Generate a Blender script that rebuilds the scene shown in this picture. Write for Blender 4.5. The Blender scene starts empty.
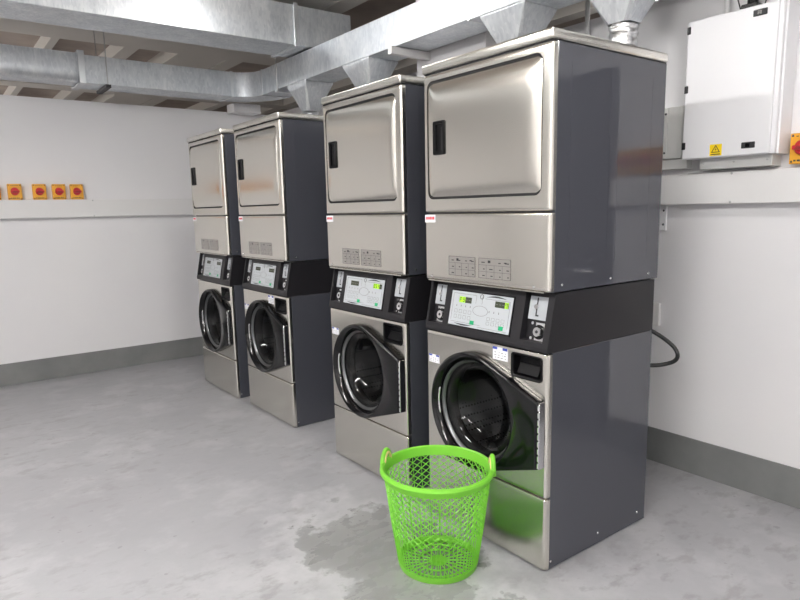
import bpy, bmesh, math, random
from mathutils import Vector, Matrix
random.seed(7)
S = bpy.context.scene
COL = S.collection
PI = math.pi

# ------------------------------------------------------------------ materials
def rgb(r, g, b):
    f = lambda c: (c/255/12.92) if c/255 <= .04045 else ((c/255+.055)/1.055)**2.4
    return (f(r), f(g), f(b), 1)

def mat(name, col, rough=.5, metal=0, **k):
    m = bpy.data.materials.new(name); m.use_nodes = True
    b = m.node_tree.nodes['Principled BSDF']
    b.inputs['Base Color'].default_value = col
    b.inputs['Roughness'].default_value = rough
    b.inputs['Metallic'].default_value = metal
    for n, v in k.items(): b.inputs[n.replace('_', ' ')].default_value = v
    return m

def nodes(m):
    nt = m.node_tree
    return nt, nt.nodes, nt.links, nt.nodes['Principled BSDF']

def coords(nt, scale=(1, 1, 1)):
    tc = nt.nodes.new('ShaderNodeTexCoord'); mp = nt.nodes.new('ShaderNodeMapping')
    mp.inputs['Scale'].default_value = scale
    nt.links.new(tc.outputs['Object'], mp.inputs['Vector'])
    return mp.outputs['Vector']

def noise(nt, vec, scale, detail=4, rough=.55):
    n = nt.nodes.new('ShaderNodeTexNoise'); n.inputs['Scale'].default_value = scale
    n.inputs['Detail'].default_value = detail; n.inputs['Roughness'].default_value = rough
    nt.links.new(vec, n.inputs['Vector']); return n.outputs['Fac']

def ramp(nt, fac, stops):
    r = nt.nodes.new('ShaderNodeValToRGB'); e = r.color_ramp.elements
    while len(e) < len(stops): e.new(.5)
    for i, (p, c) in enumerate(stops):
        e[i].position = p; e[i].color = c if not isinstance(c, (int, float)) else (c, c, c, 1)
    nt.links.new(fac, r.inputs['Fac']); return r.outputs['Color']

def mixc(nt, fac, a, b, mode='MIX'):
    n = nt.nodes.new('ShaderNodeMix'); n.data_type = 'RGBA'; n.blend_type = mode
    for sock, v in ((n.inputs[0], fac), (n.inputs[6], a), (n.inputs[7], b)):
        if hasattr(v, 'links'): nt.links.new(v, sock)
        else: sock.default_value = v
    return n.outputs[2]

def bump(m, fac, strength, dist=.01):
    nt, N, L, b = nodes(m)
    u = N.new('ShaderNodeBump'); u.inputs['Strength'].default_value = strength
    u.inputs['Distance'].default_value = dist
    L.new(fac, u.inputs['Height']); L.new(u.outputs['Normal'], b.inputs['Normal'])

def m_steel(name, col, rough, horiz=True):
    m = mat(name, col, rough, 1)
    nt, N, L, b = nodes(m)
    v = coords(nt, (2, 2, 380) if horiz else (300, 300, 2))
    n = noise(nt, v, 3, 3)
    L.new(ramp(nt, n, [(.3, rough-.02), (.7, rough+.02)]), b.inputs['Roughness'])
    bump(m, n, .003, .001)
    return m
M = {}
M['steel'] = m_steel('brushed_steel', (.735, .71, .65, 1), .22)
M['lid'] = m_steel('lid_steel', (.72, .70, .65, 1), .28)
M['dsteel'] = mat('drum_steel', (.26, .27, .28, 1), .32, 1)
nt, N, L, b = nodes(M['dsteel'])
vo = N.new('ShaderNodeTexVoronoi'); vo.inputs['Scale'].default_value = 55
vo.inputs['Randomness'].default_value = .15
L.new(coords(nt), vo.inputs['Vector'])
L.new(ramp(nt, vo.outputs['Distance'], [(.22, (.03, .03, .03, 1)), (.3, (.26, .27, .28, 1))]), b.inputs['Base Color'])
M['chrome'] = mat('chrome', (.8, .8, .8, 1), .15, 1)
M['cabinet'] = mat('cabinet_paint', rgb(71, 73, 80), .07, 0)
nt, N, L, b = nodes(M['cabinet'])
bump(M['cabinet'], noise(nt, coords(nt), 2.2, 1), .015, .01)
M['black'] = mat('black_plastic', rgb(31, 30, 33), .42, Specular_IOR_Level=.35)
M['gloss'] = mat('gloss_black', rgb(13, 13, 15), .14, Specular_IOR_Level=.4)
M['dark'] = mat('dark_void', rgb(16, 16, 17), .7)
M['trim'] = mat('grey_trim', (.15, .155, .16, 1), .35, .8)
M['hand'] = mat('handle_black', rgb(10, 10, 12), .4, Specular_IOR_Level=.2)
M['rubber'] = mat('rubber', rgb(40, 40, 42), .55)
M['pgrey'] = mat('grey_plate', rgb(172, 176, 180), .4)
M['ctrl'] = mat('control_overlay', rgb(182, 187, 191), .3)
M['line'] = mat('print_line', rgb(95, 93, 90), .5)
M['ink'] = mat('print_ink', rgb(48, 48, 52), .5)
M['plate'] = mat('etched_plate', (.50, .48, .45, 1), .4, .9)
M['green'] = mat('button_green', rgb(20, 160, 105), .4)
M['lcd'] = mat('display_dark', rgb(66, 72, 58), .25)
M['lit'] = mat('display_lit', rgb(140, 190, 20), .4)
nodes(M['lit'])[3].inputs['Emission Color'].default_value = rgb(165, 230, 20)
nodes(M['lit'])[3].inputs['Emission Strength'].default_value = .6
M['paper'] = mat('sticker_white', rgb(235, 235, 240), .5)
M['blue'] = mat('sticker_blue', rgb(60, 75, 165), .5)
M['redp'] = mat('sticker_red', rgb(205, 45, 60), .5)
M['yellow'] = mat('switch_yellow', rgb(230, 168, 48), .4)
M['red'] = mat('switch_red', rgb(196, 40, 48), .35)
M['warn'] = mat('warning_yellow', rgb(240, 208, 20), .45)
M['panel'] = mat('panel_paint', rgb(228, 228, 230), .35)
M['trunk'] = mat('trunking_pvc', rgb(226, 225, 224), .4)
M['greybox'] = mat('box_paint', rgb(205, 205, 202), .4)
M['wire'] = mat('wire_metal', rgb(186, 186, 186), .4, .3)
M['cable'] = mat('cable_black', rgb(30, 30, 32), .45)
M['cream'] = mat('handle_cream', rgb(226, 206, 140), .5)
M['conduit'] = mat('conduit', rgb(215, 215, 215), .45)

# basket plastic
M['lime'] = mat('lime_plastic', rgb(140, 218, 72), .32, Subsurface_Weight=.0)
nt, N, L, b = nodes(M['lime'])
tr = N.new('ShaderNodeBsdfTranslucent'); tr.inputs['Color'].default_value = rgb(150, 230, 72)
mx = N.new('ShaderNodeMixShader'); mx.inputs[0].default_value = .3
out = N['Material Output']
L.new(b.outputs[0], mx.inputs[1]); L.new(tr.outputs[0], mx.inputs[2]); L.new(mx.outputs[0], out.inputs['Surface'])

# door glass: thin pane, mostly clear with a reflection and a grey tint
m = bpy.data.materials.new('door_glass'); m.use_nodes = True; M['glass'] = m
nt = m.node_tree; N = nt.nodes; L = nt.links; N.clear()
o_ = N.new('ShaderNodeOutputMaterial'); t_ = N.new('ShaderNodeBsdfTransparent'); g_ = N.new('ShaderNodeBsdfGlossy')
t_.inputs['Color'].default_value = (.40, .41, .41, 1); g_.inputs['Roughness'].default_value = .03
f_ = N.new('ShaderNodeFresnel'); f_.inputs['IOR'].default_value = 1.4
x_ = N.new('ShaderNodeMixShader')
L.new(f_.outputs[0], x_.inputs[0]); L.new(t_.outputs[0], x_.inputs[1]); L.new(g_.outputs[0], x_.inputs[2])
L.new(x_.outputs[0], o_.inputs[0])

# galvanised sheet
m = mat('galvanised', (.72, .75, .78, 1), .35, 1); M['galv'] = m
nt, N, L, b = nodes(m)
v = coords(nt, (1.3, 1.3, .5))
vo = N.new('ShaderNodeTexVoronoi'); vo.inputs['Scale'].default_value = 60; L.new(v, vo.inputs['Vector'])
n1 = noise(nt, v, 6, 6, .65)
spangle = mixc(nt, .22, n1, vo.outputs['Color'])
L.new(ramp(nt, spangle, [(.30, (.53, .56, .60, 1)), (.5, (.66, .69, .72, 1)), (.68, (.78, .80, .82, 1))]), b.inputs['Base Color'])
L.new(ramp(nt, n1, [(.3, .44), (.7, .60)]), b.inputs['Roughness'])
bump(m, n1, .06, .01)
M['galv_flat'] = mat('galvanised_flange', (.70, .72, .74, 1), .38, 1)
m = mat('foil', (.86, .87, .88, 1), .26, 1); M['foil'] = m
nt, N, L, b = nodes(m); bump(m, noise(nt, coords(nt, (1, 1, 2)), 45, 3), .6, .008)

# plaster wall
m = mat('white_plaster', rgb(216, 215, 216), .55); M['wall'] = m
nt, N, L, b = nodes(m)
v = coords(nt)
L.new(ramp(nt, noise(nt, v, .9, 5), [(.3, rgb(226, 225, 227)), (.7, rgb(232, 231, 231))]), b.inputs['Base Color'])
bump(m, noise(nt, v, 5, 5), .05, .02)
m = mat('grey_skirting_paint', rgb(122, 124, 124), .5); M['skirt'] = m
nt, N, L, b = nodes(m)
L.new(ramp(nt, noise(nt, coords(nt), 3.5, 6), [(.3, rgb(112, 114, 114)), (.7, rgb(130, 131, 130))]), b.inputs['Base Color'])
m = mat('raw_concrete', rgb(165, 155, 147), .8); M['ceil'] = m
nt, N, L, b = nodes(m)
L.new(ramp(nt, noise(nt, coords(nt), 1.8, 6), [(.3, rgb(150, 138, 130)), (.7, rgb(190, 179, 170))]), b.inputs['Base Color'])
M['beam'] = mat('beam_paint', rgb(222, 219, 213), .7)
M['doorp'] = mat('door_paint', rgb(70, 70, 74), .5)

# floor
m = mat('grey_concrete_floor', rgb(172, 172, 174), .4); M['floor'] = m
nt, N, L, b = nodes(m)
v = coords(nt)
big = noise(nt, v, .8, 5, .6)
c = ramp(nt, big, [(.3, rgb(150, 150, 153)), (.7, rgb(168, 168, 171))])
fine = noise(nt, v, 34, 6, .7)
c = mixc(nt, ramp(nt, fine, [(.35, .0), (.75, .20)]), c, rgb(150, 150, 152))
# scuffed pale patches and damp smudges, shapes of their own
pa = noise(nt, v, 2.6, 8, .62)
c = mixc(nt, ramp(nt, pa, [(.50, 0), (.64, .38)]), c, rgb(190, 190, 192))
v2 = coords(nt, (1.0, 1.7, 1))
da = noise(nt, v2, 7.5, 5, .6)
clus = ramp(nt, noise(nt, v, 1.1, 2, .5), [(.36, 0), (.56, 1)])
def math_(op, a_, b_):
    n = nt.nodes.new('ShaderNodeMath'); n.operation = op
    for i, q in enumerate((a_, b_)):
        if hasattr(q, 'links'): nt.links.new(q, n.inputs[i])
        else: n.inputs[i].default_value = q
    return n.outputs[0]
smud = math_('MULTIPLY', ramp(nt, da, [(.53, 0), (.64, .5)]), clus)
c = mixc(nt, smud, c, rgb(132, 129, 130))
sp = noise(nt, v, 19, 2, .5)
c = mixc(nt, ramp(nt, sp, [(.70, 0), (.74, .5)]), c, rgb(126, 124, 124))
# a damp spill round the basket with a ragged edge and dried pale rims
sub = nt.nodes.new('ShaderNodeVectorMath'); sub.operation = 'DISTANCE'
mp_ = nt.nodes.new('ShaderNodeMapping'); mp_.inputs['Scale'].default_value = (1, .58, 1)
tc_ = nt.nodes.new('ShaderNodeTexCoord'); nt.links.new(tc_.outputs['Object'], mp_.inputs['Vector'])
nt.links.new(mp_.outputs['Vector'], sub.inputs[0]); sub.inputs[1].default_value = (-.40, .44*.58, 0)
ragged = math_('ADD', sub.outputs['Value'], math_('MULTIPLY', math_('SUBTRACT', noise(nt, v, 4.0, 8, .6), .5), .75))
wet = ramp(nt, ragged, [(.24, .62), (.29, .5), (.31, 0)])
c = mixc(nt, wet, c, rgb(126, 127, 124))
rim_ = ramp(nt, ragged, [(.28, 0), (.305, .4), (.42, 0)])
c = mixc(nt, rim_, c, rgb(200, 200, 202))
L.new(c, b.inputs['Base Color'])
L.new(math_('SUBTRACT', ramp(nt, da, [(.35, .46), (.65, .36)]), math_('MULTIPLY', wet, .22)), b.inputs['Roughness'])
bump(m, noise(nt, v, 6, 6), .08, .01)

M['lampbody'] = mat('lamp_white', rgb(230, 230, 230), .5)
for k_, st_ in (('tube', 22), ('tube_fill', 140), ('tube_hall_fill', 200)):  # the two stronger emissions serve lamps added as fill
    m = mat('lamp_'+k_, (1, 1, 1, 1), .5); M[k_] = m
    nodes(m)[3].inputs['Emission Color'].default_value = (1, .99, .975, 1)
    nodes(m)[3].inputs['Emission Strength'].default_value = st_

# ------------------------------------------------------------------ mesh helpers
class MB:
    def __init__(s): s.bm = bmesh.new()
    def box(s, a, b_, bev=0, seg=2):
        x0, y0, z0 = a; x1, y1, z1 = b_
        r = bmesh.ops.create_cube(s.bm, size=1)
        for v in r['verts']:
            v.co = ((x0+x1)/2+v.co.x*(x1-x0), (y0+y1)/2+v.co.y*(y1-y0), (z0+z1)/2+v.co.z*(z1-z0))
        if bev:
            e = list({e for v in r['verts'] for e in v.link_edges})
            bmesh.ops.bevel(s.bm, geom=e, offset=bev, segments=seg, profile=.5, affect='EDGES')
        return s
    def poly_prism(s, pts, d):
        """pts: list of 3D points (planar polygon), extruded by vector d"""
        d = Vector(d)
        a = [s.bm.verts.new(p) for p in pts]; b_ = [s.bm.verts.new(Vector(p)+d) for p in pts]
        n = len(pts)
        s.bm.faces.new(a[::-1]); s.bm.faces.new(b_)
        for i in range(n): s.bm.faces.new((a[i], a[(i+1) % n], b_[(i+1) % n], b_[i]))
        return s
    def rings(s, rings, close=True, cap0=False, cap1=False):
        R = [[s.bm.verts.new(p) for p in r] for r in rings]
        n = len(R[0])
        for i in range(len(R)-1):
            for j in range(n if close else n-1):
                k = (j+1) % n
                s.bm.faces.new((R[i][j], R[i][k], R[i+1][k], R[i+1][j]))
        if cap0: s.bm.faces.new(R[0][::-1])
        if cap1: s.bm.faces.new(R[-1])
        return s
    def lathe(s, prof, c, axis='z', n=48, cap0=False, cap1=False):
        """prof: (radius, height along axis)"""
        out = []
        for r, h in prof:
            ring = []
            for i in range(n):
                a = 2*PI*i/n; u, w = r*math.cos(a), r*math.sin(a)
                ring.append({'z': (c[0]+u, c[1]+w, c[2]+h), 'x': (c[0]+h, c[1]+u, c[2]+w), 'y': (c[0]+w, c[1]+h, c[2]+u)}[axis])
            out.append(ring)
        return s.rings(out, True, cap0, cap1)
    def tube(s, path, r, n=10):
        path = [Vector(p) for p in path]; out = []; up = None
        for i, p in enumerate(path):
            t = (path[min(i+1, len(path)-1)]-path[max(i-1, 0)]).normalized()
            if up is None:
                up = Vector((0, 0, 1)) if abs(t.z) < .9 else Vector((1, 0, 0))
            a = t.cross(up).normalized(); up = a.cross(t).normalized()
            rr = r[i] if isinstance(r, (list, tuple)) else r
            out.append([p+(a*math.cos(2*PI*k/n)+up*math.sin(2*PI*k/n))*rr for k in range(n)])
        return s.rings(out, True, True, True)
    def build(s, name, m, parent=None, smooth=None, loc=None):
        bmesh.ops.recalc_face_normals(s.bm, faces=s.bm.faces)
        me = bpy.data.meshes.new(name); s.bm.to_mesh(me); s.bm.free()
        me.materials.append(m)
        o = bpy.data.objects.new(name, me); COL.objects.link(o)
        if parent: o.parent = parent
        if loc: o.location = loc
        if smooth:
            for p in me.polygons: p.use_smooth = True
            sharp_by_angle(me, smooth)
        return o

def sharp_by_angle(me, deg):
    bm = bmesh.new(); bm.from_mesh(me)
    for e in bm.edges:
        if len(e.link_faces) == 2 and e.calc_face_angle(0) > math.radians(deg): e.smooth = False
    bm.to_mesh(me); bm.free()

def bake(o):
    dg = bpy.context.evaluated_depsgraph_get(); dg.update()
    me = bpy.data.meshes.new_from_object(o.evaluated_get(dg))
    o.modifiers.clear(); old = o.data; o.data = me
    bpy.data.meshes.remove(old)

def cut(o, cutters, smooth=30):
    for c in cutters:
        q = o.modifiers.new('b', 'BOOLEAN'); q.operation = 'DIFFERENCE'; q.solver = 'EXACT'; q.object = c
    bake(o)
    for c in cutters:
        me = c.data; bpy.data.objects.remove(c); bpy.data.meshes.remove(me)
    if smooth:
        for p in o.data.polygons: p.use_smooth = True
        sharp_by_angle(o.data, smooth)
    return o

def tag(o, label, cat, group=None):
    o['label'] = label; o['category'] = cat
    if group: o['group'] = group
    return o
def struct(o, label=None):
    o['kind'] = 'structure'
    if label: o['label'] = label
    return o
def empty(name, loc, label, cat, group=None, rz=0):
    o = bpy.data.objects.new(name, None); COL.objects.link(o)
    o.location = loc; o.rotation_euler = (0, 0, rz); o.empty_display_size = .1
    return tag(o, label, cat, group)
def copy_tree(o, parent=None):
    c = o.copy(); COL.objects.link(c)
    if parent: c.parent = parent
    for ch in list(o.children): copy_tree(ch, c)
    return c
def rrect(w0, w1, h0, h1, r, n=6, dense=0):
    """rounded rectangle as (a, b) points, counter clockwise"""
    pts = []
    for (ca, cb, s) in ((w1-r, h1-r, 0), (w0+r, h1-r, 1), (w0+r, h0+r, 2), (w1-r, h0+r, 3)):
        for i in range(n+1):
            a = (s+i/n)*PI/2; pts.append((ca+r*math.cos(a), cb+r*math.sin(a)))
    if not dense: return pts
    out = []; N_ = len(pts)
    for i in range(N_):
        p, q = pts[i], pts[(i+1) % N_]; out.append(p)
        if math.hypot(q[0]-p[0], q[1]-p[1]) > r*.6:
            for k in range(1, dense): t = .5-.5*math.cos(PI*k/dense); out.append((p[0]+(q[0]-p[0])*t, p[1]+(q[1]-p[1])*t))
    return out

# ------------------------------------------------------------------ room
YB, XR = 4.55, 1.29
struct(MB().box((-4.6, -4.6, -.1), (5, 11, 0)).build('floor', M['floor']))
struct(MB().box((-4.6, -4.6, 3.12), (5, 11, 3.25)).build('ceiling', M['ceil']))
struct(MB().box((-4.5, YB, 0), (XR+.12, YB+.12, 2.335)).build('wall_back', M['wall']))
w = MB().box((XR, -.62, 0), (XR+.12, YB, 2.37)).box((XR, -4.5, 0), (XR+.12, -1.58, 2.37)).box((XR, -1.58, 2.1), (XR+.12, -.62, 2.37))
struct(w.build('wall_right', M['wall']))
struct(MB().box((-4.6, -4.6, 0), (-4.5, YB+.12, 3.12)).build('wall_left', M['wall']))
struct(MB().box((-4.6, -4.6, 0), (XR+.12, -4.5, 3.12)).build('wall_front', M['wall']))
struct(MB().box((-4.5, YB-.008, 0), (XR, YB, .184)).build('baseboard_back', M['skirt']))
struct(MB().box((XR-.008, -.62, 0), (XR, YB-.008, .184)).build('baseboard_right', M['skirt']))
d = bpy.data.objects.new('door_1', None); COL.objects.link(d); d.location = (XR+.03, -1.1, 0); struct(d)
MB().box((0, -.43, .005), (.045, .43, 2.04)).build('door_leaf', M['doorp'], d)
MB().box((-.01, -.48, 0), (.08, -.43, 2.1)).box((-.01, .43, 0), (.08, .48, 2.1)).box((-.01, -.43, 2.04), (.08, .43, 2.1)).build('door_frame', M['doorp'], d)
MB().tube([(-.05, .36, 1.0), (-.05, .24, 1.0)], .01).tube([(-.05, .36, 1.0), (0, .36, 1.0)], .01).build('door_handle', M['chrome'], d)
# concrete pier against the right wall and a pale block over the far corner
struct(MB().box((1.08, 1.40, 0), (XR, 2.06, 3.12)).build('trim_1', M['wall']))
struct(MB().box((.73, 4.38, 2.318), (1.0, YB, 2.397)).build('trim_2', M['wall']))
# roof joists beyond and above the partitions
for i, (x0, x1) in enumerate(((-3.3, -3.15), (-1.95, -1.82), (-.61, -.54), (.02, .16), (.54, 1.04), (1.06, 1.24), (2.0, 2.15), (2.9, 3.05), (3.8, 3.95))):
    struct(MB().box((x0, -4.5, 2.99), (x1, 11, 3.12)).build('ceiling_joist', M['beam']))
for (y0, y1) in ((4.75, 5.25), (7.6, 7.9)):
    struct(MB().box((-4.6, y0, 2.985), (5, y1, 3.119)).build('ceiling_joist', M['beam']))
# far shell of the big hall
struct(MB().box((-4.6, 11, 0), (5, 11.1, 3.25)).build('wall_far', M['ceil']))
struct(MB().box((5, -4.6, 0), (5.1, 11.1, 3.25)).build('wall_side', M['ceil']))
struct(MB().box((-4.7, YB+.12, 0), (-4.6, 11.1, 3.25)).build('wall_end', M['ceil']))

# ------------------------------------------------------------------ lamps
def lamp(x, y, along, label, tube='tube', z=2.93):
    t = empty('batten_lamp', (x, y, z), label, 'lamp', 'white batten lamps hung from the ceiling')
    L_ = .62
    f = (lambda a, w_, z: (a, w_, z)) if along == 'x' else (lambda a, w_, z: (w_, a, z))
    lo = lambda a, w_, z: f(a, w_, z)
    def bx(a0, w0, z0, a1, w1, z1):
        p, q = f(a0, w0, z0), f(a1, w1, z1)
        return MB().box((min(p[0], q[0]), min(p[1], q[1]), z0), (max(p[0], q[0]), max(p[1], q[1]), z1))
    bx(-L_, -.012, 0, L_, .012, .05).build('lamp_body', M['lampbody'], t)
    bx(-L_+.02, -.058, -.035, L_-.02, .058, -.001).build('diffuser', M[tube], t)
    for s in (-.45, .45):
        MB().tube([f(s, 0, .05), f(s, 0, 3.12-z)], .006).build('hanger_rod', M['wire'], t)
    return t
lamp(-.1, 2.25, 'y', 'lit batten lamp above the aisle in front of the two far machines', z=2.82)
lamp(-.1, -.5, 'y', 'lit batten lamp above the nearest machine, middle of its row', z=2.82)
lamp(-.1, -3.0, 'y', 'lit batten lamp behind the viewer, last of the row above the machines')
lamp(-2.6, 1.3, 'y', 'added unseen fill lamp over the open floor by the back wall', 'tube_fill')  # unseen row, added to brighten the back wall and steel fronts
lamp(-2.6, -1.0, 'y', 'added unseen fill lamp over the open floor, middle of its row', 'tube_fill')
lamp(-2.6, -3.3, 'y', 'added unseen fill lamp over the open floor, farthest from the back wall', 'tube_fill')
lamp(-3.3, 7.8, 'x', 'added unseen fill lamp in the hall beyond the back partition', 'tube_hall_fill', z=2.3)  # hidden lamp, added to brighten the hall ceiling
lamp(3.0, 1.2, 'y', 'added unseen fill lamp in the hall beyond the right partition')  # out of view, added to light the hall on this side

# ------------------------------------------------------------------ stacked washer and dryer
W, D = .683, .668
DT = .689
def plan(x1, r=.012, n=6):
    """front panel outline in plan: flat front with rounded corners, wrapping back to x1"""
    pts = [(x1, 0)]
    for i in range(n+1):
        a = PI*1.5-(i/n)*PI/2; pts.append((r+r*math.cos(a), r+r*math.sin(a)))
    for i in range(n+1):
        a = PI-(i/n)*PI/2; pts.append((r+r*math.cos(a), W-r+r*math.sin(a)))
    pts.append((x1, W)); return pts
def wrap_panel(z0, z1, x1=.026, bev=.004):
    o = MB(); pts = plan(x1)
    def ring(ins, z):
        out = []
        for (x, y) in pts:
            cx, cy = x1, W/2
            k = 1
            xx = x+ins if x < x1-1e-6 else x
            yy = y+ins*(1 if y < .012 else -1 if y > W-.012 else 0)
            out.append((xx, yy, z))
        return out
    o.rings([ring(bev, z0), ring(bev*.3, z0+bev*.4), ring(0, z0+bev), ring(0, z0+bev+.012), ring(0, z1-bev-.012), ring(0, z1-bev), ring(bev*.3, z1-bev*.4), ring(bev, z1)], True, True, True)
    return o
def cutter_box(a, b_, r=0):
    m = MB()
    if r:
        m.poly_prism([(a[0], p[0], p[1]) for p in rrect(a[1], b_[1], a[2], b_[2], r)], (b_[0]-a[0], 0, 0))
    else: m.box(a, b_)
    return m.build('c', M['dark'])
DC = (.374, .550)      # washer door centre (y, z)
def cutter_cyl(r, x0, x1):
    return MB().lathe([(r, x0), (r, x1)], (0, DC[0], DC[1]), 'x', 64, True, True).build('c', M['dark'])

root = empty('stacked_washer_dryer', (0, 0, 0), 'x', 'washing machine', 'stacked washer dryers in a row')
# --- washer cabinet
o = MB().box((.026, 0, .004), (D, W, .851), .002, 1).build('washer_cabinet', M['cabinet'], root)
cut(o, [cutter_cyl(.2055, -.1, .5), cutter_box((0, .03, .742), (.09, .17, .828))])
k = MB().box((.04, .02, 0), (D-.02, W-.02, .03)).build('plinth', M['dark'], root)
# front panels
o = wrap_panel(.297, .847).build('washer_front', M['steel'], root)
cut(o, [cutter_cyl(.217, -.1, .1), cutter_box((-.05, .028, .741), (.09, .172, .829), .012)])
wrap_panel(.006, .291).build('kick_panel', M['steel'], root, 30)
# detergent pocket: black recess with a rounded rim and a sloping scoop
pk = MB(); P0 = rrect(.028, .172, .741, .829, .012); P1 = rrect(.024, .176, .737, .833, .014); P2 = rrect(.034, .166, .747, .823, .009)
P3 = rrect(.04, .16, .751, .812, .006)
pk.rings([[(.0, *p) for p in P1], [(-.003, *p) for p in P1], [(-.004, *p) for p in P0], [(.0, *p) for p in P2], [(.03, *p) for p in P3]], True, False, True)
pk = pk.build('dispenser_pocket', M['hand'], root, 40)
MB().poly_prism([(.029, .05, .755), (.004, .05, .755), (.022, .05, .79), (.029, .05, .79)], (0, .1, 0)).build('pull_flap', M['hand'], pk)
# drum
dr = MB().lathe([(.205, .03), (.205, .06), (.19, .075), (.2, .09), (.2, .36), (.03, .38)], (0, DC[0], DC[1]), 'x', 64, False, True).build('drum', M['dsteel'], root, 40)
MB().lathe([(.216, .018), (.206, .02), (.194, .03), (.188, .05), (.19, .078)], (0, DC[0], DC[1]), 'x', 64).build('door_seal', M['rubber'], root, 40)
for kk in range(3):
    a = kk*2*PI/3+.5
    m_ = MB(); u = Vector((0, math.cos(a), math.sin(a))); t_ = Vector((0, -math.sin(a), math.cos(a))); c_ = Vector((.1, DC[0], DC[1]))
    m_.poly_prism([c_+u*.199+t_*.04, c_+u*.165+t_*.012, c_+u*.165-t_*.012, c_+u*.199-t_*.04], (.25, 0, 0)).build('lifter', M['trim'], dr)
# door
def door_outline(R, n=72):
    """circle with a tangent wedge to the hinge edge on the right (small y)"""
    cy, cz = DC; pts = []
    ye = .020; zt, zb = cz+.130, cz-.140
    def tang(y, z, sgn):
        dy, dz = y-cy, z-cz; dd = math.hypot(dy, dz); b0 = math.atan2(dz, dy); g = math.acos(R/dd)
        return b0+sgn*g
    a0 = tang(ye, zt, -1); a1 = tang(ye, zb, 1)
    if a1 < a0: a1 += 2*PI
    # go from a1 (bottom tangent) round through the left to a0 (top tangent)
    s, e = a1, a0+2*PI
    if e-s > 2*PI: e -= 2*PI
    for i in range(n+1):
        a = s+(e-s)*i/n; pts.append((cy+R*math.cos(a), cz+R*math.sin(a)))
    pts += [(ye, zt-.004), (ye-.003, zt-.012), (ye-.003, zb+.012), (ye, zb+.004)]
    return pts
def shrink(pts, k):
    cy, cz = DC; out = []
    for y, z in pts:
        d_ = math.hypot(y-cy, z-cz); out.append((cy+(y-cy)*(d_-k)/d_, cz+(z-cz)*(d_-k)/d_))
    return out
O = door_outline(.246)
m_ = MB()
m_.rings([[(-.002, *p) for p in shrink(O, .002)], [(-.004, *p) for p in O], [(-.024, *p) for p in O], [(-.030, *p) for p in shrink(O, .002)], [(-.034, *p) for p in shrink(O, .006)], [(-.036, *p) for p in shrink(O, .012)]], True, True, True)
dm = m_.build('washer_door', M['gloss'], root, 35)
cut(dm, [MB().lathe([(.2085, .0), (.2085, -.004), (.222, -.027), (.232, -.034), (.25, -.045)], (0, DC[0], DC[1]), 'x', 72, True, True).build('c', M['gloss'])], 35)
MB().lathe([(.216, .002), (.2083, .001), (.206, .003), (.200, .010), (.197, .016)], (0, DC[0], DC[1]), 'x', 72).build('glass_trim', M['trim'], dm, 50)
MB().lathe([(.199, .013), (.19, .012), (.175, .016), (.158, .03), (.145, .06), (.115, .085), (.06, .098), (.001, .102)], (0, DC[0], DC[1]), 'x', 64).build('door_glass', M['glass'], dm, 50)
# pull grip on the left of the ring
pth = [(-.0125, DC[0]+.2125*math.cos(a), DC[1]+.2125*math.sin(a)) for a in [-.28+.56*i/12 for i in range(13)]]
MB().tube(pth, [.003]+[.006]*11+[.003], 8).build('door_grip', M['chrome'], dm, 50)
hg = MB().box((-.032, .0085, .418), (-.002, .0135, .672), .0015, 1)
for i in range(9): hg.lathe([(.005, 0), (.005, .02)], (-.031, .012, .424+i*.0275), 'z', 10, True, True)
hg.build('hinge', M['chrome'], dm, 40)
# --- console
m_ = MB()
prof = [(-.004, .853), (-.004, .868), (.036, 1.062), (.07, 1.066), (D, 1.066), (D, .853)]
m_.poly_prism([(x, 0, z) for x, z in prof], (0, W, 0))
cs = m_.build('console', M['black'], root)
def fx(z): return -.004+(z-.868)*.04/.194
def bay(y0, y1):
    return MB().poly_prism([(-.05, y0, .886), (fx(.886)+.03, y0, .886), (fx(1.055)+.03, y0, 1.064), (-.05, y0, 1.064)], (0, y1-y0, 0)).build('c', M['dark'])
cut(cs, [bay(.028, .136), bay(.577, .671)], 0)
nrm = Vector((-.194, 0, .04)).normalized()     # outward normal of the sloping fascia
upv = Vector((.04, 0, .194)).normalized()
def fpt(y, s, h=0):                               # point on the fascia, s up the slope from z=.868
    return Vector((-.004, y+.012, .868))+upv*s+nrm*h
def fplate(m_, y0, y1, s0, s1, h, t=.003):
    """thin plate lying on the fascia plane at height h"""
    q = [fpt(y0, s0, h), fpt(y1, s0, h), fpt(y1, s1, h), fpt(y0, s1, h)]
    return m_.poly_prism(q, nrm*t)
YC0, YC1 = .178, .523
fplate(MB(), YC0-.006, YC1+.006, .019, .174, .0002, .002).build('panel_gasket', M['gloss'], cs)
cp = fplate(MB(), YC0, YC1, .025, .168, .0, .004).build('control_panel', M['ctrl'], cs)
H = .0042
ln = MB()
def hl(y0, y1, s, t=.0012): fplate(ln, y0, y1, s-t/2, s+t/2, H, .0003)
def vl(y, s0, s1, t=.0012): fplate(ln, y-t/2, y+t/2, s0, s1, H, .0003)
# frames round the two halves (left half = larger y)
hl(.375, .51, .158); vl(.51, .045, .158); vl(.375, .125, .158); hl(.335, .51, .04); vl(.19, .045, .15); hl(.19, .325, .15); hl(.19, .35, .032); vl(.34, .125, .158)
# oval in the middle
el = [fpt(.345+.042*math.cos(2*PI*i/28), .098+.02*math.sin(2*PI*i/28), H) for i in range(29)]
ln.tube(el, .0007, 5)
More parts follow.
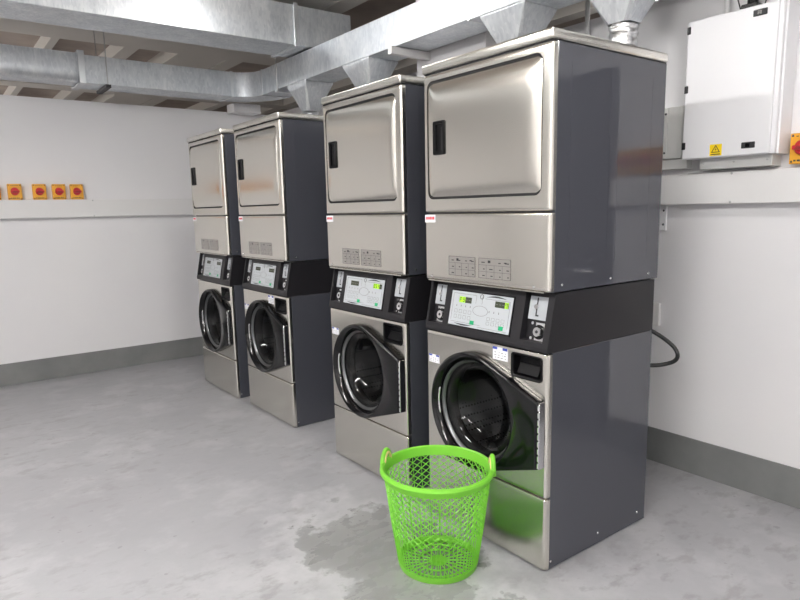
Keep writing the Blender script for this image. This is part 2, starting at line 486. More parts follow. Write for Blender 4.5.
# small knob mark
el = [fpt(.345+.009*math.cos(2*PI*i/16), .156+.009*math.sin(2*PI*i/16), H) for i in range(17)]
ln.tube(el, .0016, 5)
for i in range(4):                                # rows of button outlines and lamp ticks, left
    y = .485-.027*i
    for s in (.055, .078): 
        hl(y-.008, y+.008, s, .0009); hl(y-.008, y+.008, s+.014, .0009); vl(y-.008, s, s+.014, .0009); vl(y+.008, s, s+.014, .0009)
    fplate(ln, y-.0015, y+.0015, .104, .112, H, .0003)
for i in range(4):                                # right
    y = .295-.026*i
    for s in (.048, .066):
        hl(y-.008, y+.008, s, .0009); hl(y-.008, y+.008, s+.012, .0009); vl(y-.008, s, s+.012, .0009); vl(y+.008, s, s+.012, .0009)
    if i < 3: fplate(ln, y-.0015, y+.0015, .096, .104, H, .0003)
ln.build('printed_lines', M['line'], cp)
# black swooshes at the upper right and lower left
for (y0, y1, s0, bow) in ((.21, .32, .157, .008), (.38, .49, .034, -.006)):
    n = 12; top = [fpt(y0+(y1-y0)*i/n, s0+bow*math.sin(PI*i/n), H) for i in range(n+1)]; bot = [fpt(y0+(y1-y0)*i/n, s0+bow*.25*math.sin(PI*i/n)-.0004, H) for i in range(n+1)]
    sw = MB().poly_prism(top+bot[::-1], nrm*.0004); sw.build('printed_swoosh', M['ink'], cp)
def seven(m_, yc, s0, w_, h_, segs):
    t = w_*.24; L0, R0 = yc+w_/2, yc-w_/2; mid = s0+h_/2
    bars = {'a': (R0, L0, s0+h_-t, s0+h_), 'd': (R0, L0, s0, s0+t), 'g': (R0, L0, mid-t/2, mid+t/2), 'b': (R0, R0+t, mid, s0+h_), 'c': (R0, R0+t, s0, mid), 'f': (L0-t, L0, mid, s0+h_), 'e': (L0-t, L0, s0, mid)}
    for q in segs: fplate(m_, *bars[q], H+.0012, .0004)
def display(yc, digits, parent=None, on=True):
    return None
for yc in (.437, .232):
    ds = fplate(MB(), yc-.036, yc+.036, .122, .146, H-.001, .002).build('display', M['lcd'], cp)
    g = MB()
    for i in range(4): seven(g, yc+.026-.017*i, .125, .011, .018, 'g')
    g.build('digit', M['line'], ds)
for (y, s) in ((.383, .046), (.222, .044)):
    fplate(MB(), y-.011, y+.011, s-.008, s+.008, H-.001, .003).build('start_button', M['green'], cp)
# coin slots and locks in the bays
for (y0, y1) in ((.026, .114), (.569, .649)):
    pl = MB(); q = [fpt(y0, .10, -.03), fpt(y1, .10, -.03), fpt(y1, .186, -.03), fpt(y0, .186, -.03)]
    pl.poly_prism(q, nrm*.012)
    cpn = pl.build('coin_plate', M['pgrey'], cs)
    yc = (y0+y1)/2+.008
    s_ = MB(); fplate(s_, yc-.003, yc+.003, .112, .182, -.0185, .001); fplate(s_, yc-.012, yc+.0, .112, .118, -.0185, .001)
    s_.build('coin_slot', M['ink'], cpn)
    c_ = fpt(yc, .148, -.018); s_ = MB(); s_.tube([c_, c_+nrm*.007], .009, 16); s_.build('coin_return_knob', M['chrome'], cpn, 40)
    pl = MB(); fplate(pl, y0+.004, y0+.05, .024, .09, -.03, .006); lk = pl.build('lock_plate', M['wire'], cs)
    c_ = fpt(y0+.03, .056, -.024)
    MB().tube([c_, c_+nrm*.004], .027, 24).build('lock_collar', M['gloss'], lk, 40)
    MB().tube([c_+nrm*.004, c_+nrm*.016], [.019, .017], 24).build('lock_barrel', M['chrome'], lk, 40)
    MB().tube([c_+nrm*.016, c_+nrm*.017], .006, 12).build('keyhole', M['ink'], lk)
    for sy in (.03, .086): 
        c_ = fpt(y1-.02, sy, -.03); MB().tube([c_, c_+nrm*.005], .006, 10).build('screw', M['chrome'], cs, 40)
# --- dryer
o = MB().box((.026, 0, 1.071), (DT, W, 1.921), .002, 1).build('dryer_cabinet', M['cabinet'], root)
cut(o, [cutter_box((-.1, .043, 1.415), (.045, .657, 1.889), .03)])
# embossed ribs of the side sheets
for yy, nm in ((-.0005, 0), (W-.0011, 0)):
    rb = MB()
    for x0, x1 in ((.10, .33), (.38, .60)):
        for a, b_ in (((x0, 1.16), (x0+.004, 1.86)), ((x1-.004, 1.16), (x1, 1.86)), ((x0, 1.856), (x1, 1.86)), ((x0, 1.16), (x1, 1.164))):
            rb.box((a[0], yy, a[1]), (b_[0], yy+.0016, b_[1]))
    rb.build('embossed_rib', M['cabinet'], o)
lp = wrap_panel(1.073, 1.353, bev=.006).build('dryer_lower_panel', M['steel'], root, 30)
MB().box((-.003, .022, 1.069), (.02, W-.022, 1.0735)).build('panel_lip', M['steel'], lp)
o = wrap_panel(1.359, 1.919, bev=.006).build('dryer_front', M['steel'], root)
cut(o, [cutter_box((-.1, .041, 1.413), (.2, .659, 1.891), .032)])
MB().box((.03, .045, 1.418), (.044, .655, 1.886)).build('door_recess', M['dark'], root)
m_ = MB(); m_.rings([[(x, *p) for p in rrect(.0405+i, .6595-i, 1.4125+i, 1.8915-i, .031-i*.5, 8)] for x, i in ((.02, .001), (.005, .001), (.005, .010), (.02, .010))])
m_.build('door_gap_shade', M['dark'], root)  # dark ring put in the gap to draw the shade round the door
# pillow-shaped dryer door
m_ = MB(); rg = []
def crown(y, z):
    dy = min(y-.047, .653-y); dz = min(z-1.420, 1.884-z)
    return .0075-.0185*(1-math.exp(-max(dz, 0)/.042))*(.35+.65*(1-math.exp(-max(dy, 0)/.016)))
for ins in (-1, 0, .001, .003, .006, .010, .015, .02, .026, .033, .041, .05, .06, .071, .084, .1, .12, .15, .19):
    i_ = max(ins, 0)
    rg.append([((.02 if ins < 0 else crown(*p)), *p) for p in [q for q in rrect(.047+i_, .653-i_, 1.420+i_, 1.884-i_, max(.027-i_*.3, .012), 8, 16)]])
m_.rings(rg, True, True, True)
dd = m_.build('dryer_door', M['steel'], root, 60)
# pull handle
m_ = MB(); xf = -.018
A = rrect(.535, .605, 1.592, 1.727, .006, 3); B_ = rrect(.537, .603, 1.594, 1.725, .005, 3); C_ = rrect(.546, .586, 1.604, 1.715, .004, 3)
m_.rings([[(-.004, *p) for p in A], [(xf+.003, *p) for p in A], [(xf, *p) for p in B_], [(xf+.001, *p) for p in C_], [(-.0115, *((p[0]-.003 if p[0] < .566 else p[0]), p[1])) for p in C_]], True, True, True)
hd = m_.build('door_handle', M['hand'], dd, 40)
MB().box((-.0145, .549, 1.61), (-.011, .556, 1.70), .001, 1).build('finger_edge', M['black'], hd)
# lid
m_ = MB().box((-.006, -.003, 1.925), (DT+.004, W+.003, 1.9605), .008, 3)
m_.build('lid', M['lid'], root, 40)
MB().box((.004, .003, 1.9185), (DT, W-.003, 1.926)).build('lid_gap_shade', M['dark'], root)  # dark slab standing in for the shaded gap below the lid
MB().lathe([(.058, 0), (.058, .06)], (DT, .3415, 1.80), 'x', 24, True, True).build('exhaust_stub', M['galv_flat'], root, 40)
# printed instruction plate
for y0, y1 in ((.182, .352), (.372, .528)):
    pl = MB().box((-.0012, y0, 1.101), (0, y1, 1.18)).build('instruction_plate', M['plate'], root)
    ln = MB()
    def yz(a0, a1, z0, z1): ln.box((-.0017, a0, z0), (-.0011, a1, z1))
    yz(y0, y1, 1.101, 1.1022); yz(y0, y1, 1.1788, 1.18); yz(y0, y0+.0012, 1.101, 1.18); yz(y1-.0012, y1, 1.101, 1.18)
    for r_ in range(2): yz(y0, y1, 1.127+.026*r_, 1.1278+.026*r_)
    for c_ in range(1, 4):
        yy = y0+(y1-y0)*c_/4; yz(yy, yy+.0008, 1.101, 1.153)
    for r_ in range(3):
        for c_ in range(4):
            a = y0+(y1-y0)*(c_+.2)/4
            if random.random() < .8: yz(a, a+.006+.014*random.random(), 1.110+.026*r_, 1.1135+.026*r_)
    yz(y0+(y1-y0)*.62, y0+(y1-y0)*.70, 1.162, 1.172); yz(y0+(y1-y0)*.12, y0+(y1-y0)*.2, 1.164, 1.168)
    ln.build('printed_table', M['ink'], pl)
# red and white maker's sticker
st = MB().box((-.0012, .612, 1.317), (0, .68, 1.349)).build('brand_sticker', M['paper'], root); st['label'] = 'small white sticker with a red word'
rd = MB(); y = .672
for wd in (.008, .006, .005, .009, .006, .008):
    rd.box((-.0018, y-wd, 1.329), (-.0011, y, 1.341)); y -= wd+.0022
rd.build('red_lettering', M['redp'], st)
# screws
for (x, y) in ((-.0015, .64), (-.0015, .07)):
    MB().lathe([(.001, -.002), (.006, 0), (.007, .003)], (x, y, 1.088), 'x', 12, True, True).build('screw', M['chrome'], root, 40)
for (x, z) in ((.07, 1.095), (.36, 1.095), (.62, 1.095), (.035, .035), (.33, .05), (.61, .05)):
    MB().lathe([(.001, -.0025), (.005, -.001), (.006, .002)], (x, 0, z), 'y', 10, True, True).build('screw', M['chrome'], root, 40)

MACH = [(.0, .0), (.010, .85), (.019, 2.058), (-.006, 2.908)]
LAB = ['nearest stacked stainless washer dryer, standing behind the green laundry basket',
       'second nearest stacked stainless washer dryer, close beside the one behind the basket',
       'third stacked stainless washer dryer from the viewer, its dark side open to a wide gap',
       'farthest stacked stainless washer dryer, nearest to the back wall and smallest in view']
machines = [root]
for i in range(1, 4): machines.append(copy_tree(root))
for o, (x, y), l in zip(machines, MACH, LAB):
    o.location = (x, y, 0); o['label'] = l
# lit digits differ from machine to machine
def find(o, nm):
    for c in o.children:
        if c.name.split('.')[0] == nm: yield c
        yield from find(c, nm)
for o, lit in ((machines[0], ((.437, 0, 'abefg'), (.437, 1, 'abcdfg'), (.232, 3, 'abcdfg'))), (machines[1], ((.232, 0, 'abcdefg'), (.232, 1, 'acdfg'), (.232, 2, 'abc')))):
    dsp = list(find(o, 'display'))
    for yc in (.437, .232):
        g = MB(); bk = MB(); any_ = False
        for (c_, i, segs) in lit:
            if c_ == yc:
                any_ = True
                y_ = yc+.026-.017*i
                fplate(bk, y_-.0085, y_+.0085, .1222, .1458, H+.0009, .0004)
                seven(g, y_, .125, .011, .018, segs)
        if any_:
            tgt = min(dsp, key=lambda q: abs(sum(v.co.y for v in q.data.vertices)/len(q.data.vertices)-yc))
            bk.build('lit_backing', M['lit'], tgt); g.build('lit_digit', M['ink'], tgt)
# paper stickers on the washer fronts
def sticker(o, y0, y1, z0, z1):
    s = MB().box((-.0012, y0, z0), (0, y1, z1)).build('paper_sticker', M['paper'], o)
    h = (z1-z0)
    b_ = MB(); b_.box((-.0018, y0+(y1-y0)*.02, z1-h*.2), (-.0011, y0+(y1-y0)*.33, z1)); b_.box((-.0018, y1-(y1-y0)*.3, z1-h*.2), (-.0011, y1, z1))
    b_.build('blue_heading', M['blue'], s)
    t_ = MB()
    for r_ in range(3):
        for c_ in range(4):
            a = y0+(y1-y0)*(.1+.22*c_); t_.box((-.0016, a, z0+h*(.15+.2*r_)), (-.0011, a+(y1-y0)*(.05+.1*random.random()), z0+h*(.2+.2*r_)))
    t_.build('small_print', M['line'], s)
for i in (0, 2): sticker(machines[i], .194, .273, .787, .838)
for i in (0, 1, 2): sticker(machines[i], .596, .664, .705, .741)

# ------------------------------------------------------------------ laundry basket
BX, BY = -.262, .312
bk = empty('laundry_basket', (BX, BY, 0), 'lime green plastic lattice laundry basket on the floor by the nearest washer', 'basket', rz=-.70)
RB, RT, HB = .150, .206, .4
def rad(z): return RB+(RT-RB)*(z/HB)**.85
NC = 33
def wall_faces(zb0, z0, z1, rows, m_):
    """upright ribs below z0 running into a diamond lattice up to z1"""
    def P(an, z): return (rad(z)*math.cos(an), rad(z)*math.sin(an), z)
    hz = (z1-z0)/rows
    for c_ in range(NC):
        a, b_ = 2*PI*c_/NC, 2*PI*(c_+1)/NC; h_ = (a+b_)/2
        for r_ in range(rows):
            za, zb = z0+hz*r_, z0+hz*(r_+1); zm = (za+zb)/2
            mid = P(h_, zm); A0, B0, B1, A1 = P(a, za), P(b_, za), P(b_, zb), P(a, zb)
            F_ = [(A0, mid, A1), (B0, B1, mid)]
            if r_ == 0: F_ += [(P(a, zb0), P(h_, zb0), mid, A0), (P(h_, zb0), P(b_, zb0), B0, mid)]
            F_.append((mid, B1, A1) if r_ == rows-1 else (mid, B1, P(h_, zm+hz), A1))
            for f_ in F_: m_.bm.faces.new([m_.bm.verts.new(v) for v in f_])
m_ = MB(); wall_faces(.022, .150, .366, 8, m_)
bmesh.ops.remove_doubles(m_.bm, verts=m_.bm.verts, dist=.0006)
o = m_.build('lattice_wall', M['lime'], bk)
q = o.modifiers.new('w', 'WIREFRAME'); q.thickness = .0058; q.use_even_offset = False; q.use_boundary = True
bake(o)
# solid foot, rim and base
m_ = MB(); m_.lathe([(RB-.012, .006), (RB-.006, .0), (RB+.002, .0), (RB+.005, .006), (rad(.026)+.003, .026), (rad(.026)-.004, .026), (RB-.004, .01)], (0, 0, 0), 'z', 72)
m_.build('foot_ring', M['lime'], bk, 40)
m_ = MB(); m_.lathe([(rad(.364)+.003, .362), (rad(.378)+.004, .378), (RT+.012, .382), (RT+.015, .390), (RT+.012, .398), (RT+.004, .402), (RT-.003, .398), (rad(.376)-.003, .376), (rad(.364)-.003, .362)], (0, 0, 0), 'z', 80)
m_.build('rim', M['lime'], bk, 40)
m_ = MB()
for ring_i, (r0, r1) in enumerate(((.03, .075), (.075, .115), (.115, RB-.004))):
    n = (16, 30, 44)[ring_i]
    for c_ in range(n):
        a, b_ = 2*PI*c_/n, 2*PI*(c_+1)/n
        for q0, q1 in ((r0, r1),):
            m_.bm.faces.new([m_.bm.verts.new((r*math.cos(t), r*math.sin(t), .008)) for r, t in ((q0, a), (q1, a), (q1, b_), (q0, b_))])
bmesh.ops.remove_doubles(m_.bm, verts=m_.bm.verts, dist=.0004)
o = m_.build('slotted_base', M['lime'], bk)
q = o.modifiers.new('w', 'WIREFRAME'); q.thickness = .007; q.use_even_offset = False; bake(o)
MB().lathe([(.034, .003), (.034, .010)], (0, 0, 0), 'z', 24, True, True).build('base_disc', M['lime'], bk)
for ang in (.02, PI-.32):
    sgn = 1; rot = Matrix.Rotation(ang, 4, 'Z')
    pts = [rot @ Vector(p) for p in [((RT+.006)*sgn, .042*math.cos(a), .375+.062*math.sin(a)) for a in [PI*i/14 for i in range(15)]]]
    hnd = MB().tube(pts, .0085, 10).build('handle', M['lime'], bk, 60)
    pts = [rot @ Vector(p) for p in [((RT-.001)*sgn, .033*math.cos(a), .378+.050*math.sin(a)) for a in [PI*i/14 for i in range(15)]]]
    MB().tube(pts, .0055, 8).build('handle_lining', M['cream'], hnd, 60)

# ------------------------------------------------------------------ ducts
def rect_flange(m_, axis, p, a0, a1, z0, z1, w_=.028, t=.02):
    """collar round a rectangular duct; axis 'x' or 'y' is the run, a0..a1 the other horizontal range"""
    for (b0, b1, c0, c1) in ((a0-w_, a1+w_, z1, z1+w_), (a0-w_, a1+w_, z0-w_, z0), (a0-w_, a0, z0, z1), (a1, a1+w_, z0, z1)):
        if axis == 'x': m_.box((p-t, b0, c0), (p+t, b1, c1), .002, 1)
        else: m_.box((b0, p-t, c0), (b1, p+t, c1), .002, 1)
    return m_
ex = empty('exhaust_duct', (.92, 2.2, 2.40), 'galvanised exhaust duct with branch hoods running over the backs of the machines', 'duct')
inv = Matrix.Translation(Vector((-.92, -2.2, -2.40)))
def pbuild(m_, name, mt, parent=None, smooth=None):
    m_.bm.transform(inv); return m_.build(name, mt, parent or ex, smooth)
ZB, ZT = 2.40, 2.61
x0, x1 = .795, 1.055
pbuild(MB().box((x0, 1.255, ZB), (x1, 3.885, ZT), .003, 1), 'straight_section', M['galv'])
pbuild(MB().box((x0, -2.6, ZB-.004), (1.065, 1.245, ZT+.004), .003, 1), 'straight_section', M['galv'])
pbuild(MB().box((x0-.0005, 1.243, ZB-.006), (1.066, 1.257, ZT+.006)), 'slip_joint', M['galv_flat'])
# elbow
cx, cy = .60, 3.885; n = 10
inn = [(cx+(x0-cx)*math.cos(PI/2*i/n), cy+.205*math.sin(PI/2*i/n)) for i in range(n+1)]
outr = [(cx+(x1-cx)*math.cos(PI/2*i/n), cy+.485*math.sin(PI/2*i/n)) for i in range(n+1)]
m_ = MB(); m_.poly_prism([(p[0], p[1], ZB) for p in inn+outr[::-1]], (0, 0, ZT-ZB))
pbuild(m_, 'elbow', M['galv'], None, 12)
m_ = MB(); rect_flange(m_, 'x', .60, 4.09, 4.37, ZB, ZT, .006, .012); pbuild(m_, 'joint_flange', M['galv_flat'])
m_ = MB(); rect_flange(m_, 'y', 3.885, x0, x1, ZB, ZT, .006, .008); pbuild(m_, 'joint_flange', M['galv_flat'])
pbuild(MB().box((-.60, 4.09, ZB), (.60, 4.37, ZT), .003, 1), 'straight_section', M['galv'])
m_ = MB(); rect_flange(m_, 'x', -.625, 4.06, 4.38, ZB, ZT+.01, .012, .024); pbuild(m_, 'joint_flange', M['galv_flat'])
# older section with rolled lower edge
prof = [(4.10, 2.62), (4.10, 2.50)]+[(4.18-.08*math.cos(a), 2.49-.08*math.sin(a)) for a in [PI/2*i/8 for i in range(9)]]+[(4.33, 2.41), (4.37, 2.44), (4.37, 2.62)]
m_ = MB(); m_.poly_prism([(-4.4, y, z) for y, z in prof], (3.76, 0, 0)); pbuild(m_, 'rolled_section', M['galv'], None, 30)
# branch hoods: square to round, down to a hose behind every dryer
def hood(yc, foil, hw=.165):
    m_ = MB(); X0, X1, cxh = x0+.004, x1-.002, .925
    cor = [(X1, yc+hw), (X0, yc+hw), (X0, yc-hw), (X1, yc-hw)]
    zt, zn, rn = ZB, 2.185, .060
    def oct_(xa, xb, ya, yb, c, z):
        return [(xb, yb-c, z), (xb-c, yb, z), (xa+c, yb, z), (xa, yb-c, z), (xa, ya+c, z), (xa+c, ya, z), (xb-c, ya, z), (xb, ya+c, z)]
    m_.rings([oct_(X0, X1, yc-hw, yc+hw, .004, zt), oct_(X0, X1, yc-hw, yc+hw, .004, zt-.012), oct_(cxh-rn, cxh+rn, yc-rn, yc+rn, .022, zn)])
    h_ = pbuild(m_, 'branch_hood', M['galv'], None, 5)
    m_ = MB(); rect_flange(m_, 'y', yc, X0+.001, X1-.001, ZB-.012, ZB-.011, .0, .165)
    # flexible hose, wrinkled, bending into the back of the dryer
    pth = [(cxh, yc, 2.205), (cxh, yc, 2.12), (cxh, yc, 2.03), (cxh-.005, yc, 1.94), (cxh-.03, yc, 1.86), (cxh-.09, yc, 1.81), (.78, yc, 1.80)]
    fine = []; 
    for i in range(len(pth)-1):
        for k_ in range(8):
            t = k_/8; fine.append(tuple(pth[i][j]+(pth[i+1][j]-pth[i][j])*t for j in range(3)))
    fine.append(pth[-1])
    rr = [.062+(.005 if i % 3 == 0 else -.003)+random.uniform(-.004, .004) for i in range(len(fine))]
    mm = MB().tube(fine, rr, 28)
    for v in mm.bm.verts: v.co += Vector((random.uniform(-1, 1), random.uniform(-1, 1), random.uniform(-1, 1)))*.0022
    m_.bm.free()
    pbuild(mm, 'flexible_hose', M['foil'] if foil else M['galv_flat'], h_, 60)
hood(.36, True); hood(1.005, False, .16); hood(2.40, False); hood(3.27, False, .155)
# hangers
for (x, y) in ((-.44, 4.075), (-.44, 4.385), (.785, 3.58), (1.075, 3.58), (1.075, 1.94), (1.075, .2)):
    pbuild(MB().tube([(x, y, 2.385), (x, y, 3.1)], .004, 6), 'hanger_rod', M['wire'])
pbuild(MB().box((-.46, 4.06, 2.375), (-.42, 4.40, 2.398)), 'hanger_bracket', M['rubber'])
for y in (3.58, .2): pbuild(MB().box((.77, y-.015, 2.375), (1.09, y+.015, 2.394)), 'hanger_bracket', M['galv_flat'])
pbuild(MB().box((.76, 1.915, 2.352), (1.14, 1.955, 2.397)), 'hanger_bracket', M['trunk'])

sd = empty('supply_duct', (-1.5, 3.2, 2.62), 'large galvanised duct crossing high overhead along the top edge, passing over the exhaust duct', 'duct')
inv = Matrix.Translation(Vector((1.5, -3.2, -2.62)))
def pbuild2(m_, name, mt, smooth=None):
    m_.bm.transform(inv); return m_.build(name, mt, sd, smooth)
pbuild2(MB().box((-4.4, 3.02, 2.622), (.68, 3.41, 2.91), .003, 1), 'straight_section', M['galv'])
pbuild2(MB().box((.68, 3.02, 2.622), (1.18, 3.41, 2.91), .003, 1), 'straight_section', M['galv'])
m_ = MB(); rect_flange(m_, 'x', .685, 3.02, 3.41, 2.622, 2.91, .012, .018); pbuild2(m_, 'joint_flange', M['galv_flat'])
for x in (-3.6, -2.2):
    for y in (3.0, 3.43): pbuild2(MB().tube([(x, y, 2.60), (x, y, 3.1)], .004, 6), 'hanger_rod', M['wire'])
    pbuild2(MB().box((x-.015, 2.985, 2.598), (x+.015, 3.445, 2.6195)), 'hanger_bracket', M['galv_flat'])

# ------------------------------------------------------------------ wall fittings
def trunk(name, a, b_, label, lipz):
    t = empty(name, ((a[0]+b_[0])/2, (a[1]+b_[1])/2, a[2]), label, 'trunking')
    iv = Matrix.Translation(-Vector(t.location))
    m_ = MB().box(a, b_, .003, 1); m_.bm.transform(iv); m_.build('channel', M['trunk'], t)
    return t, iv
t, iv = trunk('cable_trunking', (-4.4, YB-.055, 1.367), (XR-.06, YB-.0015, 1.515), 'white cable trunking along the back wall under the row of yellow switches', 0)
for x in (-2.3, -.55, .6):
    m_ = MB().lathe([(.001, -.003), (.006, 0)], (x, YB-.055, 1.505), 'y', 10, True, True); m_.bm.transform(iv); m_.build('screw', M['wire'], t)
    m_ = MB().lathe([(.001, -.003), (.006, 0)], (x, YB-.055, 1.375), 'y', 10, True, True); m_.bm.transform(iv); m_.build('screw', M['wire'], t)
t, iv = trunk('cable_trunking', (XR-.06, -.61, 1.368), (XR-.0015, YB-.0015, 1.512), 'white cable trunking along the right wall under the electrical cabinet', 0)
for y in (-.02, .5, 1.0):
    for z in (1.376, 1.505):
        m_ = MB().lathe([(.001, -.003), (.006, 0)], (XR-.06, y, z), 'x', 10, True, True); m_.bm.transform(iv); m_.build('screw', M['wire'], t)
# isolator switches: local x = width, local -y = outward
def make_switch():
    s = empty('isolator_switch', (0, 0, 0), 'x', 'switch')
    MB().box((-.052, -.045, -.062), (.052, 0, .062), .003, 2).build('housing', M['yellow'], s)
    fp = MB().box((-.055, -.050, -.065), (.055, -.044, .065), .004, 2).build('face_plate', M['yellow'], s)
    MB().lathe([(.001, -.066), (.029, -.066), (.032, -.062), (.033, -.052)], (0, 0, .004), 'y', 32, True, False).build('dial', M['red'], s, 40)
    MB().box((-.034, -.084, -.006), (.034, -.064, .012), .004, 2).build('knob', M['red'], s)
    pr = MB()
    for i in range(3): pr.box((-.022+.004*i, -.0846, -.001+.005*i-.004), (.024-.003*i, -.0838, .001+.005*i-.004))
    for i in range(5): pr.box((-.036+i*.015, -.0508, -.055), (-.026+i*.015+.003*(i % 2), -.0499, -.047))
    for i in range(4): pr.box((-.03+i*.016, -.0508, .050), (-.02+i*.016, -.0499, .054))
    pr.build('printed_marks', M['ink'], fp)
    for (x, z) in ((-.045, .055), (.045, .055), (-.045, -.055), (.045, -.055)):
        MB().lathe([(.001, -.052), (.005, -.0505), (.0055, -.049)], (x, 0, z), 'y', 10, True, True).build('screw', M['ink'], s)
    return s
proto = make_switch()
GB = 'yellow isolators on the back wall'
GR = 'yellow isolators on the right wall'
from_px = [-1.265, -1.118, -.943, -.80, -.665]
labs = ['yellow switch with red knob, cut off by the left picture edge on the back wall',
        'yellow switch with red knob, leftmost of the four whole ones on the back wall',
        'yellow switch with red knob, second whole one from left on the back wall',
        'yellow switch with red knob, third whole one from left on the back wall',
        'yellow switch with red knob, rightmost of the row on the back wall']
for i, (x, l) in enumerate(zip(from_px, labs)):
    s = proto if i == 0 else copy_tree(proto)
    s.location = (x, YB, 1.578); s.scale = (.9, 1, .97); s['label'] = l; s['group'] = GB
labs = ['yellow switch with red knob on the right wall beside the electrical cabinet',
        'yellow switch with red knob on the right wall, second from the electrical cabinet',
        'yellow switch with red knob on the right wall, farthest from the electrical cabinet']
for i, (y, l) in enumerate(zip((-.30, -.415, -.53), labs)):
    s = copy_tree(proto); s.location = (XR, y, 1.592); s.rotation_euler = (0, 0, -PI/2); s['label'] = l; s['group'] = GR

# electrical cabinet
ec = empty('electrical_cabinet', (XR, -.02, 1.575), 'white wall-mounted electrical cabinet with a yellow warning sign on its door', 'cabinet')
y0, y1 = -.2, .196
XF = 1.15-XR
MB().box((XF+.012, y0-.003, .0), (0, y1-.012, .612), .003, 1).build('body', M['panel'], ec)
dr_ = MB().box((XF, y0+.014, .002), (XF+.022, y1, .610), .004, 2).build('door', M['panel'], ec)
MB().box((XF+.03, y0-.012, -.0), (-.005, y0-.002, .61), .002, 1).build('side_flange', M['panel'], ec)
for z in (.572, .315, .062): MB().box((XF-.004, y1-.014, z-.016), (XF+.012, y1+.003, z+.016), .002, 1).build('hinge', M['black'], ec)
for z, yy in ((.578, -.115), (.042, -.1)):
    lk = MB().box((XF-.004, yy-.028, z-.013), (XF+.002, yy+.028, z+.013), .002, 1).build('door_lock', M['rubber'], ec)
    MB().box((XF-.0055, yy-.008, z-.008), (XF-.0035, yy+.01, z+.008)).build('latch', M['gloss'], lk)
wn = MB().box((XF-.001, .012, .008), (XF, .066, .058)).build('warning_sign', M['warn'], ec)
m_ = MB(); T = lambda y, z: (XF-.0016, .039+y, .036+z)
a, b_, c_ = (-.02, -.014), (.02, -.014), (0, .02); k = .72
out_ = [a, b_, c_]; inn_ = [(p[0]*k, (p[1]+.0027)*k-.0027) for p in out_]
for i in range(3):
    j = (i+1) % 3; m_.poly_prism([T(*out_[i]), T(*out_[j]), T(*inn_[j]), T(*inn_[i])], (.0007, 0, 0))
m_.poly_prism([T(.002, .010), T(-.004, -.002), T(0, -.002), T(-.002, -.010), T(.004, .001), T(0, .001)], (.0007, 0, 0))
m_.box((XF-.0016, .018, .012), (XF-.0009, .060, .016))
m_.build('warning_symbol', M['ink'], wn)
gp = MB().box((XF+.05, y0+.02, -.048), (0, y1-.06, .001), .002, 1).build('gland_plate', M['greybox'], ec)
for yy in (y0+.04, -.02, y1-.08): MB().lathe([(.001, -.003), (.005, 0)], (XF+.05, yy, -.02), 'x', 8, True, True).build('screw', M['wire'], ec)

jb = empty('junction_box', (XR, .3, 1.59), 'pale grey wall box half hidden behind the nearest machine', 'box')
MB().box((-.06, -.075, 0), (0, .12, .245), .003, 1).build('body', M['greybox'], jb)
MB().box((-.066, .0, .004), (-.058, .02, .241), .001, 1).build('cover_strip', M['greybox'], jb)
for z in (.03, .215): MB().lathe([(.001, -.003), (.006, 0)], (-.066, .01, z), 'x', 8, True, True).build('screw', M['ink'], jb)
MB().box((-.05, -.1, -.05), (0, .12, -.001), .002, 1).build('gland_plate', M['greybox'], jb)

# conduits
cd = MB().tube([(XR-.03, .81, 1.512), (XR-.03, .81, 2.9)], .013, 12).build('conduit_pipe', M['conduit'], None, 40)
tag(cd, 'vertical pale conduit on the right wall behind the foil hose', 'pipe')
cd = MB().tube([(XR-.03, .06, 2.19), (XR-.03, .06, 2.9)], .012, 12).build('conduit_pipe', M['conduit'], None, 40)
tag(cd, 'short white conduit rising from the top of the electrical cabinet', 'pipe')
bl = empty('cable_gland', (XR-.05, -.06, 2.187), 'black cable gland with loose wires on top of the electrical cabinet', 'gland')
MB().box((-.035, -.035, .0), (.035, .035, .03), .004, 1).lathe([(.022, .03), (.022, .1)], (0, 0, 0), 'z', 16, True, True).build('gland_body', M['gloss'], bl)
for s in (-1, 1):
    MB().tube([(0, .03*s, .1), (-.02, .06*s, .16), (0, .075*s, .1), (.0, .05*s, .02)], .003, 6).build('loose_wire', M['cable'], bl)

# support bracket and socket behind the nearest machine, with the power cable
br = empty('mounting_bracket', (XR, .36, 1.24), 'small white metal bracket under the right wall trunking behind the nearest machine', 'bracket')
MB().box((-.012, -.045, 0), (0, .045, .125), .002, 1).build('bracket_plate', M['panel'], br)
for z in (.03, .1): MB().lathe([(.001, -.003), (.006, 0)], (-.012, -.03, z), 'x', 8, True, True).build('bolt', M['ink'], br)
so = empty('wall_socket', (XR, .40, .79), 'white wall socket behind the nearest machine', 'socket')
MB().box((-.02, -.075, -.045), (0, .075, .075), .004, 2).build('socket_plate', M['trunk'], so)
MB().box((-.05, -.03, -.02), (-.02, .03, .03), .004, 1).build('socket_plug', M['cable'], so)
pts = [(.69, .30, .88), (.78, .24, .865), (.86, .205, .83), (.93, .135, .78), (.95, .07, .735), (.95, .04, .70), (.95, .045, .668), (.94, .08, .645), (.90, .14, .632), (.80, .25, .64), (.682, .33, .65)]
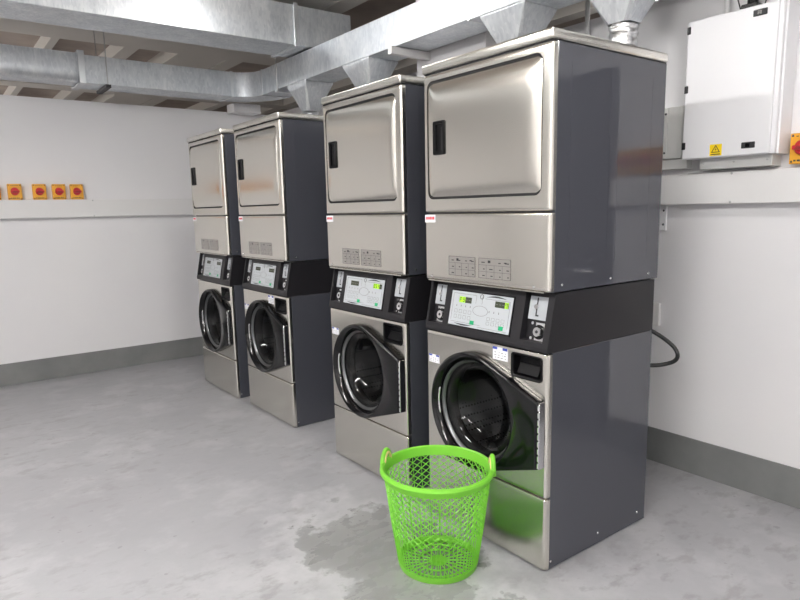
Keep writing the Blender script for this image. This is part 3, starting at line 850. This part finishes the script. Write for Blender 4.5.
def smooth_path(p, n=6):
    p = [Vector(q) for q in p]; out = []
    for i in range(len(p)-1):
        a, b_, c_, d_ = p[max(i-1, 0)], p[i], p[i+1], p[min(i+2, len(p)-1)]
        for k_ in range(n):
            t = k_/n; out.append(.5*((2*b_)+(c_-a)*t+(2*a-5*b_+4*c_-d_)*t*t+(3*b_-a-3*c_+d_)*t**3))
    out.append(p[-1]); return out
o = MB().tube(smooth_path(pts), .0095, 10).build('power_cable', M['cable'], None, 60)
tag(o, 'thick black power cable looping out from behind the nearest machine', 'cable')

# ------------------------------------------------------------------ world, camera
wd = bpy.data.worlds.new('world'); S.world = wd; wd.use_nodes = True
wd.node_tree.nodes['Background'].inputs[0].default_value = (.9, .92, 1, 1)
wd.node_tree.nodes['Background'].inputs[1].default_value = .3
C = (-1.7352, -1.4296, 1.3758); yaw, pitch, roll, fpx, ppx, ppy = .6409, .1601, -.0216, 625.5, -2.69, 10.21
F = Vector((math.sin(yaw)*math.cos(pitch), math.cos(yaw)*math.cos(pitch), -math.sin(pitch)))
R = Vector((math.cos(yaw), -math.sin(yaw), 0)); U = R.cross(F)
R2 = R*math.cos(roll)+U*math.sin(roll); U2 = -R*math.sin(roll)+U*math.cos(roll)
cam = bpy.data.cameras.new('camera'); co = bpy.data.objects.new('camera', cam); COL.objects.link(co)
co.matrix_world = Matrix(((R2.x, U2.x, -F.x, C[0]), (R2.y, U2.y, -F.y, C[1]), (R2.z, U2.z, -F.z, C[2]), (0, 0, 0, 1)))
cam.sensor_width = 36; cam.lens = fpx/800*36; cam.shift_x = -ppx/800; cam.shift_y = ppy/800; cam.clip_start = .02
S.camera = co
S.view_settings.view_transform = 'Standard'; S.view_settings.look = 'None'
S.view_settings.exposure = .1; S.view_settings.gamma = 1; S.view_settings.use_curve_mapping = False
S.cycles.use_denoising = True
S.cycles.max_bounces = 10; S.cycles.diffuse_bounces = 5; S.cycles.glossy_bounces = 5; S.cycles.transparent_max_bounces = 12
S.cycles.sample_clamp_indirect = 6
S.cycles.caustics_reflective = False; S.cycles.caustics_refractive = False
